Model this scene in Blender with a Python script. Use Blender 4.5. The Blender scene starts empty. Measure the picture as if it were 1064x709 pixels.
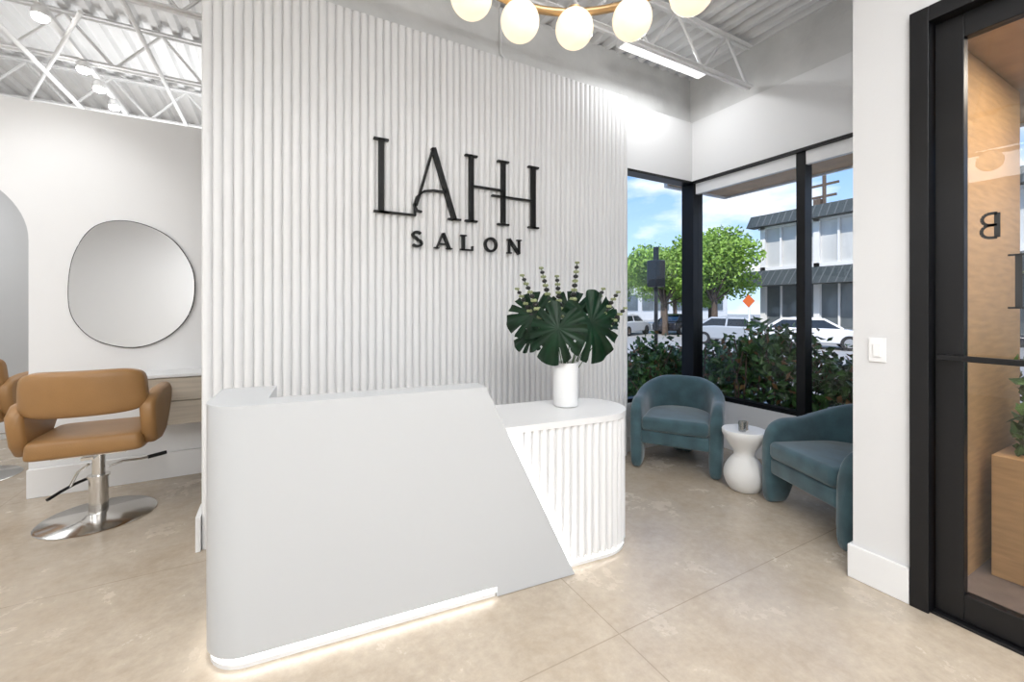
import bpy, bmesh, math, random
from mathutils import Vector, Matrix, Euler
random.seed(7)
S=bpy.context.scene
C=S.collection
# ------------------------------------------------------------ materials
def new_mat(name):
    m=bpy.data.materials.new(name); m.use_nodes=True
    return m, m.node_tree, m.node_tree.nodes['Principled BSDF']
def mat(name,col,rough=0.5,metal=0.0,var=0.0,scale=5.0,bump=0.0,bscale=60.0,emit=0.0,ecol=None,sheen=0.0,stretch=None,spec=0.5):
    m,nt,b=new_mat(name)
    b.inputs['Base Color'].default_value=(*col,1); b.inputs['Roughness'].default_value=rough; b.inputs['Metallic'].default_value=metal
    b.inputs['Specular IOR Level'].default_value=spec
    if sheen: b.inputs['Sheen Weight'].default_value=sheen
    tc=nt.nodes.new('ShaderNodeTexCoord')
    src=tc.outputs['Object']
    if stretch:
        mp=nt.nodes.new('ShaderNodeMapping'); mp.inputs['Scale'].default_value=stretch
        nt.links.new(src,mp.inputs[0]); src=mp.outputs[0]
    if var>0:
        n=nt.nodes.new('ShaderNodeTexNoise'); n.inputs['Scale'].default_value=scale; n.inputs['Detail'].default_value=6
        nt.links.new(src,n.inputs['Vector'])
        r=nt.nodes.new('ShaderNodeValToRGB')
        r.color_ramp.elements[0].position=0.3; r.color_ramp.elements[1].position=0.7
        r.color_ramp.elements[0].color=(*[c*(1-var) for c in col],1)
        r.color_ramp.elements[1].color=(*[min(1,c*(1+var)) for c in col],1)
        nt.links.new(n.outputs['Fac'],r.inputs[0]); nt.links.new(r.outputs[0],b.inputs['Base Color'])
    if bump>0:
        n2=nt.nodes.new('ShaderNodeTexNoise'); n2.inputs['Scale'].default_value=bscale; n2.inputs['Detail'].default_value=4
        nt.links.new(src,n2.inputs['Vector'])
        bp=nt.nodes.new('ShaderNodeBump'); bp.inputs['Strength'].default_value=bump; bp.inputs['Distance'].default_value=0.01
        nt.links.new(n2.outputs['Fac'],bp.inputs['Height']); nt.links.new(bp.outputs[0],b.inputs['Normal'])
    if emit>0:
        b.inputs['Emission Color'].default_value=(*(ecol or col),1); b.inputs['Emission Strength'].default_value=emit
    return m
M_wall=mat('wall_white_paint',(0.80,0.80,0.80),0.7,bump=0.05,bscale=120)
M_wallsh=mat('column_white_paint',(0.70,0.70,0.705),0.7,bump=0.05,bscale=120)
M_part=mat('partition_grey_paint',(0.50,0.505,0.51),0.7,bump=0.05,bscale=120)
M_base=mat('baseboard_white',(0.80,0.80,0.80),0.45)
M_flute=mat('fluted_white_lacquer',(0.81,0.81,0.81),0.40)
M_desk=mat('desk_lacquer',(0.53,0.545,0.56),0.30,bump=0.01)
M_desktop=mat('desk_top_white',(0.76,0.76,0.76),0.35)
M_conc=mat('upper_concrete',(0.68,0.68,0.67),0.85,var=0.08,scale=4,bump=0.3,bscale=30)
M_ceil=mat('ceiling_deck_white',(0.80,0.80,0.80),0.6,var=0.04,scale=2)
M_steel=mat('joist_white_steel',(0.80,0.80,0.80),0.5)
M_black=mat('black_aluminium',(0.006,0.006,0.007),0.38,spec=0.35)
M_letter=mat('sign_black',(0.005,0.005,0.005),0.45,spec=0.3)
M_chrome=mat('chrome',(0.70,0.69,0.67),0.16,1.0)
M_brass=mat('brass',(0.50,0.33,0.17),0.3,1.0)
M_globe=mat('opal_globe',(0.70,0.64,0.55),0.15,emit=0.62,ecol=(1.0,0.84,0.58))
M_tan=mat('tan_leather',(0.31,0.165,0.06),0.42,var=0.06,scale=8,bump=0.12,bscale=150)
M_teal=mat('teal_velvet',(0.040,0.088,0.106),0.85,var=0.30,scale=9,sheen=0.4)
M_stone=mat('white_plaster_table',(0.78,0.77,0.75),0.6,bump=0.15,bscale=40)
M_vase=mat('white_ceramic',(0.78,0.78,0.78),0.3)
M_leafM=mat('monstera_green',(0.002,0.022,0.007),0.42,var=0.35,scale=14,spec=0.3)
M_stem=mat('stem_green',(0.05,0.10,0.03),0.5)
M_podw=mat('berry_pale',(0.30,0.34,0.17),0.5)
M_podb=mat('berry_dark',(0.01,0.01,0.012),0.35)
M_mirror=mat('mirror_glass',(0.78,0.79,0.80),0.02,1.0)
M_led=mat('led_strip',(1,1,1),0.5,emit=6.0,ecol=(1.0,0.97,0.92))
M_lin=mat('linear_diffuser',(1,1,1),0.5,emit=0.9,ecol=(1.0,1.0,1.0))
M_spot=mat('spot_lens',(1,1,1),0.5,emit=30.0,ecol=(1.0,0.98,0.94))
M_plastic=mat('switch_plastic',(0.86,0.86,0.86),0.3)
M_wood=mat('portal_wood',(0.46,0.275,0.125),0.5,var=0.15,scale=3,stretch=(2,2,14),bump=0.05)
M_oak=mat('drawer_oak',(0.48,0.42,0.34),0.5,var=0.12,scale=4,stretch=(1,4,16))
M_hedge=mat('hedge_leaf',(0.050,0.12,0.025),0.4,var=0.75,scale=6)
M_hedge2=mat('hedge_leaf_red',(0.18,0.10,0.035),0.45,var=0.4,scale=6)
M_tree=mat('tree_leaf',(0.22,0.36,0.05),0.6,var=0.45,scale=1.2)
M_bark=mat('bark',(0.10,0.07,0.05),0.9,var=0.3,scale=10,bump=0.5)
M_asph=mat('asphalt',(0.34,0.33,0.315),0.9,var=0.12,scale=1.5,bump=0.2)
M_walk=mat('sidewalk_concrete',(0.50,0.48,0.45),0.9,var=0.08,scale=1.2)
M_paver=mat('dark_paver',(0.16,0.12,0.10),0.7,var=0.3,scale=6)
M_bldg=mat('building_stucco',(0.76,0.75,0.73),0.8,var=0.04,scale=0.6)
M_awn=mat('awning_dark',(0.035,0.045,0.045),0.7)
M_bglass=mat('building_glass',(0.12,0.14,0.15),0.08,var=0.3,scale=0.4)
M_bglass2=mat('building_shade_glass',(0.58,0.58,0.56),0.2,var=0.15,scale=0.4)
M_tyre=mat('tyre',(0.015,0.015,0.015),0.8)
M_carglass=mat('car_glass',(0.02,0.025,0.03),0.08)
M_carsil=mat('car_silver',(0.42,0.44,0.46),0.3,0.3)
M_carwht=mat('car_white',(0.70,0.70,0.70),0.25)
M_carblk=mat('car_black',(0.02,0.02,0.025),0.25)
M_orange=mat('sign_orange',(0.65,0.13,0.02),0.5)
M_vinyl=mat('vinyl_grey',(0.03,0.03,0.03),0.6)
M_candle=mat('candle_amber',(0.35,0.30,0.25),0.15)
def glassmat(name,fac,tint=(1,1,1)):
    m=bpy.data.materials.new(name); m.use_nodes=True; nt=m.node_tree; nt.nodes.clear()
    o=nt.nodes.new('ShaderNodeOutputMaterial'); mx=nt.nodes.new('ShaderNodeMixShader'); t=nt.nodes.new('ShaderNodeBsdfTransparent'); g=nt.nodes.new('ShaderNodeBsdfGlossy')
    g.inputs['Roughness'].default_value=0.0; t.inputs['Color'].default_value=(*tint,1); mx.inputs[0].default_value=fac
    nt.links.new(t.outputs[0],mx.inputs[1]); nt.links.new(g.outputs[0],mx.inputs[2]); nt.links.new(mx.outputs[0],o.inputs[0])
    return m
M_glass=glassmat('window_glass',0.02)
M_dglass=glassmat('door_glass',0.03,(0.95,0.95,0.95))
def floor_mat():
    m,nt,b=new_mat('floor_tile')
    N=nt.nodes; L=nt.links
    tc=N.new('ShaderNodeTexCoord')
    n1=N.new('ShaderNodeTexNoise'); n1.inputs['Scale'].default_value=2.4; n1.inputs['Detail'].default_value=12; n1.inputs['Roughness'].default_value=0.72; n1.inputs['Distortion'].default_value=0.2
    L.new(tc.outputs['Object'],n1.inputs['Vector'])
    r=N.new('ShaderNodeValToRGB'); e=r.color_ramp.elements
    e[0].position=0.34; e[0].color=(0.42,0.345,0.262,1); e[1].position=0.66; e[1].color=(0.53,0.455,0.368,1)
    L.new(n1.outputs['Fac'],r.inputs[0])
    n2=N.new('ShaderNodeTexNoise'); n2.inputs['Scale'].default_value=22; n2.inputs['Detail'].default_value=7; n2.inputs['Roughness'].default_value=0.7
    L.new(tc.outputs['Object'],n2.inputs['Vector'])
    mp=N.new('ShaderNodeMapRange'); mp.inputs['From Min'].default_value=0.3; mp.inputs['From Max'].default_value=0.7; mp.inputs['To Min'].default_value=0.87; mp.inputs['To Max'].default_value=1.07
    L.new(n2.outputs['Fac'],mp.inputs['Value'])
    hs=N.new('ShaderNodeHueSaturation'); L.new(r.outputs[0],hs.inputs['Color']); L.new(mp.outputs[0],hs.inputs['Value'])
    sep=N.new('ShaderNodeSeparateXYZ'); L.new(tc.outputs['Object'],sep.inputs[0])
    def line(out,off,per,w):
        a=N.new('ShaderNodeMath'); a.operation='SUBTRACT'; L.new(out,a.inputs[0]); a.inputs[1].default_value=off
        p=N.new('ShaderNodeMath'); p.operation='PINGPONG'; L.new(a.outputs[0],p.inputs[0]); p.inputs[1].default_value=per/2
        c=N.new('ShaderNodeMath'); c.operation='LESS_THAN'; L.new(p.outputs[0],c.inputs[0]); c.inputs[1].default_value=w
        return c
    lx=line(sep.outputs['X'],1.28,3.0,0.0026); ly=line(sep.outputs['Y'],1.38,1.5,0.0026)
    mx=N.new('ShaderNodeMath'); mx.operation='MAXIMUM'; L.new(lx.outputs[0],mx.inputs[0]); L.new(ly.outputs[0],mx.inputs[1])
    fm=N.new('ShaderNodeMath'); fm.operation='MULTIPLY'; L.new(mx.outputs[0],fm.inputs[0]); fm.inputs[1].default_value=0.55
    mix=N.new('ShaderNodeMix'); mix.data_type='RGBA'; L.new(fm.outputs[0],mix.inputs[0]); L.new(hs.outputs[0],mix.inputs[6]); mix.inputs[7].default_value=(0.22,0.18,0.135,1)
    L.new(mix.outputs[2],b.inputs['Base Color'])
    rr=N.new('ShaderNodeMapRange'); rr.inputs['To Min'].default_value=0.15; rr.inputs['To Max'].default_value=0.36
    L.new(n1.outputs['Fac'],rr.inputs['Value']); L.new(rr.outputs[0],b.inputs['Roughness'])
    bp=N.new('ShaderNodeBump'); bp.inputs['Strength'].default_value=0.05; bp.inputs['Distance'].default_value=0.01; L.new(n2.outputs['Fac'],bp.inputs['Height']); L.new(bp.outputs[0],b.inputs['Normal'])
    return m
M_floor=floor_mat()
# ------------------------------------------------------------ mesh helpers
def mobj(name,verts,faces,m,parent=None,smooth=None,bevel=0,seg=3,sub=0,loc=None,rot=None):
    me=bpy.data.meshes.new(name); me.from_pydata([tuple(v) for v in verts],[],faces)
    bm=bmesh.new(); bm.from_mesh(me); bmesh.ops.recalc_face_normals(bm,faces=bm.faces); bm.to_mesh(me); bm.free()
    me.materials.append(m); me.update()
    o=bpy.data.objects.new(name,me); C.objects.link(o)
    if parent: o.parent=parent
    if loc: o.location=loc
    if rot: o.rotation_euler=rot
    if smooth is not None:
        me.polygons.foreach_set('use_smooth',[True]*len(me.polygons))
        if smooth<180: me.set_sharp_from_angle(angle=math.radians(smooth))
    if bevel:
        b=o.modifiers.new('bevel','BEVEL'); b.width=bevel; b.segments=seg; b.limit_method='ANGLE'; b.angle_limit=math.radians(35)
        me.polygons.foreach_set('use_smooth',[True]*len(me.polygons))
        b.harden_normals=True
    if sub:
        s=o.modifiers.new('sub','SUBSURF'); s.levels=sub; s.render_levels=sub
    return o
def empty(name,loc=(0,0,0),rz=0):
    o=bpy.data.objects.new(name,None); o.location=loc; o.rotation_euler=(0,0,rz); o.empty_display_size=0.1; C.objects.link(o); return o
BF=[(0,1,2,3),(4,5,6,7),(0,1,5,4),(1,2,6,5),(2,3,7,6),(3,0,4,7)]
def boxes(name,lst,m,parent=None,bevel=0,seg=3):
    V=[];F=[]
    for a,b in lst:
        x0,y0,z0=a; x1,y1,z1=b; n=len(V)
        V+=[(x0,y0,z0),(x1,y0,z0),(x1,y1,z0),(x0,y1,z0),(x0,y0,z1),(x1,y0,z1),(x1,y1,z1),(x0,y1,z1)]
        F+=[tuple(n+i for i in q) for q in BF]
    return mobj(name,V,F,m,parent,bevel=bevel,seg=seg)
def box(name,a,b,m,parent=None,bevel=0,seg=3): return boxes(name,[(a,b)],m,parent,bevel,seg)
def prism(name,poly,z0,z1,m,parent=None,smooth=None,bevel=0,axis='z'):
    n=len(poly)
    def P(p,h):
        if axis=='z': return (p[0],p[1],h)
        if axis=='y': return (p[0],h,p[1])
        return (h,p[0],p[1])
    v=[P(p,z0) for p in poly]+[P(p,z1) for p in poly]
    f=[tuple(range(n)),tuple(range(n,2*n))]+[(i,(i+1)%n,n+(i+1)%n,n+i) for i in range(n)]
    return mobj(name,v,f,m,parent,smooth=smooth,bevel=bevel)
def lathe(name,prof,m,parent=None,loc=(0,0,0),seg=48,smooth=40):
    v=[];f=[]
    for r,z in prof:
        for i in range(seg):
            a=2*math.pi*i/seg; v.append((r*math.cos(a),r*math.sin(a),z))
    for j in range(len(prof)-1):
        for i in range(seg):
            k=(i+1)%seg; f.append((j*seg+i,j*seg+k,(j+1)*seg+k,(j+1)*seg+i))
    f.append(tuple(range(seg))); f.append(tuple(range((len(prof)-1)*seg,len(prof)*seg)))
    return mobj(name,v,f,m,parent,smooth=smooth,loc=loc)
def tube_data(pts,r,seg=8,closed=False,V=None,F=None):
    pts=[Vector(p) for p in pts]; n=len(pts); V=[] if V is None else V; F=[] if F is None else F; base=len(V)
    up=Vector((0.13,0.21,0.97)).normalized()
    for i,p in enumerate(pts):
        if closed: t=pts[(i+1)%n]-pts[i-1]
        else: t=pts[min(i+1,n-1)]-pts[max(i-1,0)]
        t.normalize(); u=up if abs(t.dot(up))<0.95 else Vector((1,0,0))
        a=t.cross(u).normalized(); b=t.cross(a)
        rr=r[i] if isinstance(r,(list,tuple)) else r
        for k in range(seg):
            an=2*math.pi*k/seg; V.append(tuple(p+a*math.cos(an)*rr+b*math.sin(an)*rr))
    for i in range(n if closed else n-1):
        j=(i+1)%n
        for k in range(seg):
            l=(k+1)%seg; F.append((base+i*seg+k,base+i*seg+l,base+j*seg+l,base+j*seg+k))
    if not closed:
        F.append(tuple(base+k for k in range(seg))); F.append(tuple(base+(n-1)*seg+k for k in range(seg)))
    return V,F
def tube(name,pts,r,m,parent=None,seg=10,closed=False):
    V,F=tube_data(pts,r,seg,closed); return mobj(name,V,F,m,parent,smooth=60)
def sphere_data(c,r,V,F,seg=12,rings=8,sz=1.0):
    b=len(V); V.append((c[0],c[1],c[2]+r*sz))
    for j in range(1,rings):
        ph=math.pi*j/rings
        for i in range(seg):
            a=2*math.pi*i/seg; V.append((c[0]+r*math.sin(ph)*math.cos(a),c[1]+r*math.sin(ph)*math.sin(a),c[2]+r*sz*math.cos(ph)))
    V.append((c[0],c[1],c[2]-r*sz)); e=len(V)-1
    for i in range(seg):
        k=(i+1)%seg; F.append((b,b+1+i,b+1+k)); F.append((e,e-seg+k,e-seg+i))
    for j in range(rings-2):
        for i in range(seg):
            k=(i+1)%seg; q=b+1+j*seg; F.append((q+i,q+seg+i,q+seg+k,q+k))
# ------------------------------------------------------------ room shell
H=3.9
boxes('floor',[((-4.6,-3.6,-0.1),(2.70,10.1,0)),((2.70,0.92,-0.1),(4.0,3.2,0))],M_floor)
def deck(name,x0,x1,y0,y1):
    V=[];F=[];x=x0;pr=[]
    while x<x1:
        for dx,dz in ((0,0),(0.055,0),(0.075,0.05),(0.13,0.05)):
            pr.append((min(x+dx,x1),H+dz))
        x+=0.15
    for p in pr: V.append((p[0],y0,p[1])); V.append((p[0],y1,p[1]))
    for i in range(len(pr)-1): F.append((2*i,2*i+1,2*i+3,2*i+2))
    n=len(V); V+=[(x0,y0,H+0.12),(x1,y0,H+0.12),(x1,y1,H+0.12),(x0,y1,H+0.12)]; F.append((n,n+1,n+2,n+3))
    return V,F
V,F=deck('c',-4.6,4.1,-3.6,3.25); V2,F2=deck('c',-4.6,2.95,3.25,10.1); n=len(V)
mobj('ceiling',V+V2,F+[tuple(n+i for i in f) for f in F2],M_ceil)
def wall_arch():
    y0,y1,zt=4.46,4.60,2.93; V=[];F=[]
    def quad(q):
        n=len(V)
        for y in (y0,y1):
            for p in q: V.append((p[0],y,p[1]))
        F.extend([tuple(n+i for i in f) for f in BF])
    quad([(-4.5,0),(-2.62,0),(-2.62,zt),(-4.5,zt)])
    quad([(-1.62,0),(2.85,0),(2.85,zt),(-1.62,zt)])
    ar=[(-2.12-0.5*math.cos(math.pi*i/32),1.9+0.5*math.sin(math.pi*i/32)) for i in range(33)]
    for i in range(32): quad([ar[i],ar[i+1],(ar[i+1][0],zt),(ar[i][0],zt)])
    o=mobj('wall_mirror_side',V,F,M_wall)
wall_arch()
boxes('wall_left',[((-4.7,-3.7,0),(-4.5,10.1,H+0.1))],M_wall)
boxes('wall_rear',[((-4.5,-3.7,0),(2.75,-3.5,H+0.1))],M_wall)
boxes('wall_far',[((-4.5,10.0,0),(2.85,10.2,H+0.1))],M_wall)
box('wall_partition',(-4.5,6.6,0),(-1.5,6.72,2.93),M_part)
box('wall_salon_side',(2.85,3.24,0),(3.0,10.1,H+0.1),M_wall)
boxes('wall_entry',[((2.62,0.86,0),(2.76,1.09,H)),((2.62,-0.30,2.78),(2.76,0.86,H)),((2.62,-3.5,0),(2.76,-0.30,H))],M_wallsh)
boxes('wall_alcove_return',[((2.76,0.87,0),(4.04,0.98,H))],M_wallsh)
boxes('wall_window_right',[((3.92,0.98,0),(4.04,3.1,0.46)),((3.92,0.98,2.745),(4.04,3.24,3.4)),((3.99,0.98,3.4),(4.04,3.24,H+0.1))],M_wall)
boxes('wall_window_back',[((2.9,3.10,0),(4.04,3.24,0.46)),((2.9,3.10,2.745),(3.92,3.24,3.4))],M_wall)
boxes('wall_upper_concrete',[((-0.40,3.17,3.4),(3.99,3.24,H+0.02)),((3.975,0.98,3.4),(3.99,3.17,H+0.02)),],M_conc)
def fluted_wall():
    x0,x1=-0.395,2.91; pitch=0.052; n=int(round((x1-x0)/pitch)); k=8; pts=[]
    for i in range(n):
        for j in range(k):
            t=j/k; x=x0+(i+t)*(x1-x0)/n; d=0.023*math.sqrt(max(0,1-(2*t-1)**2))**0.9
            pts.append((x,3.035-d))
    pts.append((x1,3.035)); pts+= [(x1,3.17),(x0,3.17)]
    return prism('wall_fluted',pts,0.0,3.40,M_flute,smooth=55)
fluted_wall()
boxes('baseboard_fluted',[((-0.42,3.0,0),(-0.396,3.2,0.2))],M_base)
def bb(name,a,b): return box(name,a,b,M_base,bevel=0.004,seg=2)
bb('baseboard_mirror',(-1.62,4.425,0),(2.85,4.458,0.21))
bb('baseboard_column',(2.602,0.86,0),(2.619,1.108,0.17))
bb('baseboard_column_end',(2.62,1.091,0),(2.75,1.108,0.17))
bb('baseboard_return',(2.762,0.982,0),(3.9,1.0,0.17))
bb('baseboard_window_right',(3.9,1.0,0),(3.918,3.08,0.15))
bb('baseboard_window_back',(2.93,3.08,0),(3.9,3.098,0.15))
bb('baseboard_partition',(-4.4,6.57,0),(-1.5,6.598,0.2))
# ------------------------------------------------------------ windows
w=empty('window_1')
boxes('frame',[((3.90,3.07,0.40),(4.05,3.22,2.76)),
 ((3.92,1.975,0.46),(4.03,2.045,2.745)),((3.92,1.0,0.46),(4.03,1.05,2.745)),
 ((3.93,1.0,0.462),(4.02,3.07,0.50)),((3.895,1.0,2.735),(4.02,3.07,2.76))],M_black,w)
boxes('glass',[((3.97,1.05,0.5),(3.975,1.975,2.74)),((3.97,2.045,0.5),(3.975,3.07,2.74))],M_glass,w)
w=empty('window_2')
boxes('frame',[((2.93,3.12,0.46),(2.97,3.22,2.745)),((2.97,3.13,0.462),(3.90,3.21,0.50)),((2.93,3.085,2.735),(3.90,3.21,2.76))],M_black,w)
boxes('glass',[((2.97,3.17,0.5),(3.90,3.175,2.74))],M_glass,w)
r=empty('roller_shade'); boxes('cassette',[((3.925,1.06,2.62),(3.965,1.97,2.733)),((3.925,2.05,2.62),(3.965,3.06,2.733))],M_base,r)
# ------------------------------------------------------------ door
d=empty('door_1')
boxes('door_frame',[((2.60,0.79,0),(2.78,0.858,2.78)),((2.60,-0.298,0),(2.78,-0.23,2.78)),((2.60,-0.23,2.71),(2.78,0.79,2.78)),((2.62,-0.23,0),(2.78,0.79,0.012))],M_black,d,bevel=0.003)
boxes('door_leaf',[((2.655,0.69,0.014),(2.705,0.785,2.705)),((2.655,-0.225,0.014),(2.705,-0.13,2.705)),((2.655,-0.13,0.014),(2.705,0.69,0.13)),((2.655,-0.13,2.60),(2.705,0.69,2.705))],M_black,d,bevel=0.003)
box('door_glass',(2.678,-0.13,0.13),(2.684,0.69,2.60),M_dglass,d)
boxes('push_bar',[((2.60,-0.2,1.165),(2.625,0.765,1.19)),((2.625,0.72,1.165),(2.655,0.745,1.19)),((2.625,-0.19,1.165),(2.655,-0.165,1.19))],M_black,d,bevel=0.004)
def strokes_yz(name,x,lst,m,parent):
    V=[];F=[]
    for (y0,z0,y1,z1,w) in lst:
        a=Vector((y0,z0));b=Vector((y1,z1));t=(b-a).normalized();nn=Vector((-t.y,t.x))*w/2
        q=[a+nn,b+nn,b-nn,a-nn]; n=len(V)
        V+=[(x,p.x,p.y) for p in q]; V+=[(x+0.002,p.x,p.y) for p in q]
        F+=[tuple(n+i for i in t2) for t2 in BF]
    return mobj(name,V,F,m,parent)
bz=1.70
L=[(0.595,bz,0.595,bz+0.105,0.018)]
for k,(zc,rr) in enumerate(((bz+0.027,0.027),(bz+0.079,0.025))):
    pts=[(0.615+rr*1.0*math.sin(a),zc+rr*math.cos(a)) for a in [math.pi*i/8 for i in range(9)]]
    pts=[(0.595,zc+rr)]+pts+[(0.595,zc-rr)]
    for i in range(len(pts)-1): L.append((*pts[i],*pts[i+1],0.012))
strokes_yz('vinyl_letter_b',2.674,L,M_vinyl,d)
L2=[]
for yy in (0.535,0.40,0.25):
    L2+=[(yy,1.40,yy,1.62,0.020),(yy-0.03,1.40,yy+0.03,1.40,0.008),(yy-0.03,1.62,yy+0.03,1.62,0.008)]
strokes_yz('vinyl_letters',2.674,L2,M_vinyl,d)
sw=empty('light_switch',(2.618,0.985,1.19))
box('plate',(-0.006,-0.036,-0.06),(0,0.036,0.06),M_plastic,sw,bevel=0.002)
box('rocker',(-0.012,-0.016,-0.034),(-0.005,0.016,0.034),M_plastic,sw,bevel=0.002)
# ------------------------------------------------------------ ceiling structure
def joist(y,x0,x1,z0=3.48,z1=3.86):
    V=[];F=[]
    for z in (z0,z1):
        for (a,b) in (((x0,y-0.04,z-0.004),(x1,y+0.04,z+0.004)),((x0,y-0.006,z-0.02),(x1,y+0.006,z+0.03))):
            n=len(V); (xa,ya,za),(xb,yb,zb)=a,b
            V+=[(xa,ya,za),(xb,ya,za),(xb,yb,za),(xa,yb,za),(xa,ya,zb),(xb,ya,zb),(xb,yb,zb),(xa,yb,zb)]
            F+=[tuple(n+i for i in q) for q in BF]
    x=x0; up=False; pts=[]
    while x<=x1: pts.append((x,y,z1 if up else z0)); up=not up; x+=0.32
    for i in range(len(pts)-1): tube_data([pts[i],pts[i+1]],0.013,6,False,V,F)
    return mobj('ceiling_joist',V,F,M_steel)
for y in (-2.05,-0.55,0.95,2.45): joist(y,-4.45,3.9 if y>0.99 else 2.58)
for y in (3.75,4.9,6.05,7.2,8.35): joist(y,-4.45,2.8)
V=[];F=[]
tube_data([(-1.75,3.3,3.42),(-1.75,9.5,3.42)],0.02,8,False,V,F)
tube_data([(-0.9,3.3,3.42),(-0.9,9.5,3.42)],0.016,8,False,V,F)
tube_data([(-2.7,-3,3.42),(-2.7,9.5,3.42)],0.03,8,False,V,F)
tube_data([(-4.3,5.5,3.44),(0.5,9.3,3.44)],0.02,8,False,V,F)
tube_data([(-1.2,4.0,3.44),(-3.8,9.3,3.44)],0.014,8,False,V,F)
mobj('ceiling_conduit',V,F,M_steel,smooth=60)
tube('wall_conduit',[(1.62,3.155,3.89),(1.62,3.155,3.52),(1.66,3.155,3.48),(1.9,3.155,3.48)],0.012,M_steel)
tr=empty('track_light',(-1.44,0,3.47))
box('rail',(-0.018,3.6,0.0),(0.018,8.5,0.035),M_steel,tr)
for y in (4.12,4.86,5.22,5.62,6.3,7.1):
    lathe('head',[(0.03,-0.0),(0.045,-0.02),(0.045,-0.06),(0.04,-0.065)],M_steel,tr,(0,y,0),24)
    lathe('lens',[(0.038,-0.060),(0.044,-0.075),(0.036,-0.092),(0.015,-0.10)],M_spot,tr,(0,y,0),24)
lf=empty('linear_ceiling_light',(0,0,0)); box('housing',(2.55,2.66,3.64),(3.60,2.78,3.70),M_steel,lf); box('diffuser',(2.57,2.675,3.632),(3.58,2.765,3.64),M_lin,lf)
# ------------------------------------------------------------ sign
sg=empty('wall_sign',(0,3.012,0))
def stroke_poly(lst):
    V=[];F=[]
    for q in lst:
        n=len(V); k=len(q)
        V+=[(p[0],-0.03,p[1]) for p in q]+[(p[0],0.0,p[1]) for p in q]
        F+=[tuple(n+i for i in range(k)),tuple(n+k+i for i in range(k))]+[(n+i,n+(i+1)%k,n+k+(i+1)%k,n+k+i) for i in range(k)]
    return V,F
def bar(x0,z0,x1,z1,w0,w1=None):
    w1=w0 if w1 is None else w1
    a=Vector((x0,z0));b=Vector((x1,z1));t=(b-a).normalized();n=Vector((-t.y,t.x))
    return [tuple(a+n*w0/2),tuple(b+n*w1/2),tuple(b-n*w1/2),tuple(a-n*w0/2)]
Z0,Z1=2.055,2.565; th=0.036; tn=0.013
def vert(x): return [bar(x,Z0,x,Z1,th),bar(x-0.05,Z0+0.006,x+0.05,Z0+0.006,tn),bar(x-0.05,Z1-0.006,x+0.05,Z1-0.006,tn)]
def poly_path(pts,w):
    return [bar(*pts[i],*pts[i+1],w) for i in range(len(pts)-1)]
L=vert(0.615)+[bar(0.60,Z0+0.006,0.85,Z0+0.006,tn),bar(0.85,Z0,0.85,Z0+0.09,tn)]
V,F=stroke_poly(L); mobj('letter_l',V,F,M_letter,sg)
ax=0.985
L=[bar(ax-0.125,Z0+0.075,ax,Z1,tn+0.002),bar(ax,Z1,ax+0.165,Z0,th),bar(ax+0.115,Z0+0.006,ax+0.215,Z0+0.006,tn)]
L+=poly_path([(ax+0.10,Z0+0.20),(ax+0.0,Z0+0.20),(ax-0.07,Z0+0.185),(ax-0.12,Z0+0.14),(ax-0.14,Z0+0.08),(ax-0.12,Z0+0.04),(ax-0.085,Z0+0.035)],tn)
V,F=stroke_poly(L); mobj('letter_a',V,F,M_letter,sg)
V,F=stroke_poly(vert(1.285)+vert(1.56)+[bar(1.285,Z0+0.275,1.56,Z0+0.275,tn)]); mobj('letter_h',V,F,M_letter,sg)
V,F=stroke_poly(vert(1.84)+[bar(1.56,Z0+0.225,1.84,Z0+0.225,tn),bar(1.46,Z0+0.225,1.56,Z0+0.225,tn)]); mobj('letter_h',V,F,M_letter,sg)
z0,z1=1.835,1.95; hh=z1-z0; sw_=0.021; st=0.010
def arc(cx,cz,rx,rz,a0,a1,n=14): return [(cx+rx*math.cos(a0+(a1-a0)*i/n),cz+rz*math.sin(a0+(a1-a0)*i/n)) for i in range(n+1)]
cx=0.865; q=hh/4
Sp=arc(cx,z1-q,0.030,q-0.008,math.radians(30),math.radians(270))[:]+arc(cx,z0+q,0.034,q-0.006,math.radians(90),math.radians(-150))
V,F=stroke_poly(poly_path(Sp,0.017)); mobj('letter_s',V,F,M_letter,sg)
cx=1.06; V,F=stroke_poly([bar(cx-0.05,z0,cx,z1,st),bar(cx,z1,cx+0.05,z0,sw_),bar(cx-0.03,z0+0.035,cx+0.035,z0+0.035,st),bar(cx-0.068,z0+0.004,cx-0.03,z0+0.004,0.008),bar(cx+0.025,z0+0.004,cx+0.07,z0+0.004,0.008)]); mobj('letter_a_small',V,F,M_letter,sg)
cx=1.25; V,F=stroke_poly([bar(cx-0.03,z0,cx-0.03,z1,sw_),bar(cx-0.052,z1-0.004,cx-0.005,z1-0.004,0.009),bar(cx-0.052,z0+0.005,cx+0.048,z0+0.005,0.010),bar(cx+0.045,z0,cx+0.045,z0+0.035,0.009)]); mobj('letter_l_small',V,F,M_letter,sg)
cx=1.45; V,F=stroke_poly(poly_path(arc(cx,z0+hh/2,0.047,hh/2-0.008,0,2*math.pi,28),0.017)); mobj('letter_o',V,F,M_letter,sg)
cx=1.66; V,F=stroke_poly([bar(cx-0.045,z0,cx-0.045,z1,st),bar(cx-0.048,z1,cx+0.045,z0,sw_),bar(cx+0.045,z0,cx+0.045,z1,st),bar(cx-0.065,z0+0.004,cx-0.025,z0+0.004,0.008),bar(cx+0.025,z1-0.004,cx+0.065,z1-0.004,0.008),bar(cx-0.065,z1-0.004,cx-0.04,z1-0.004,0.008)]); mobj('letter_n',V,F,M_letter,sg)
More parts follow.
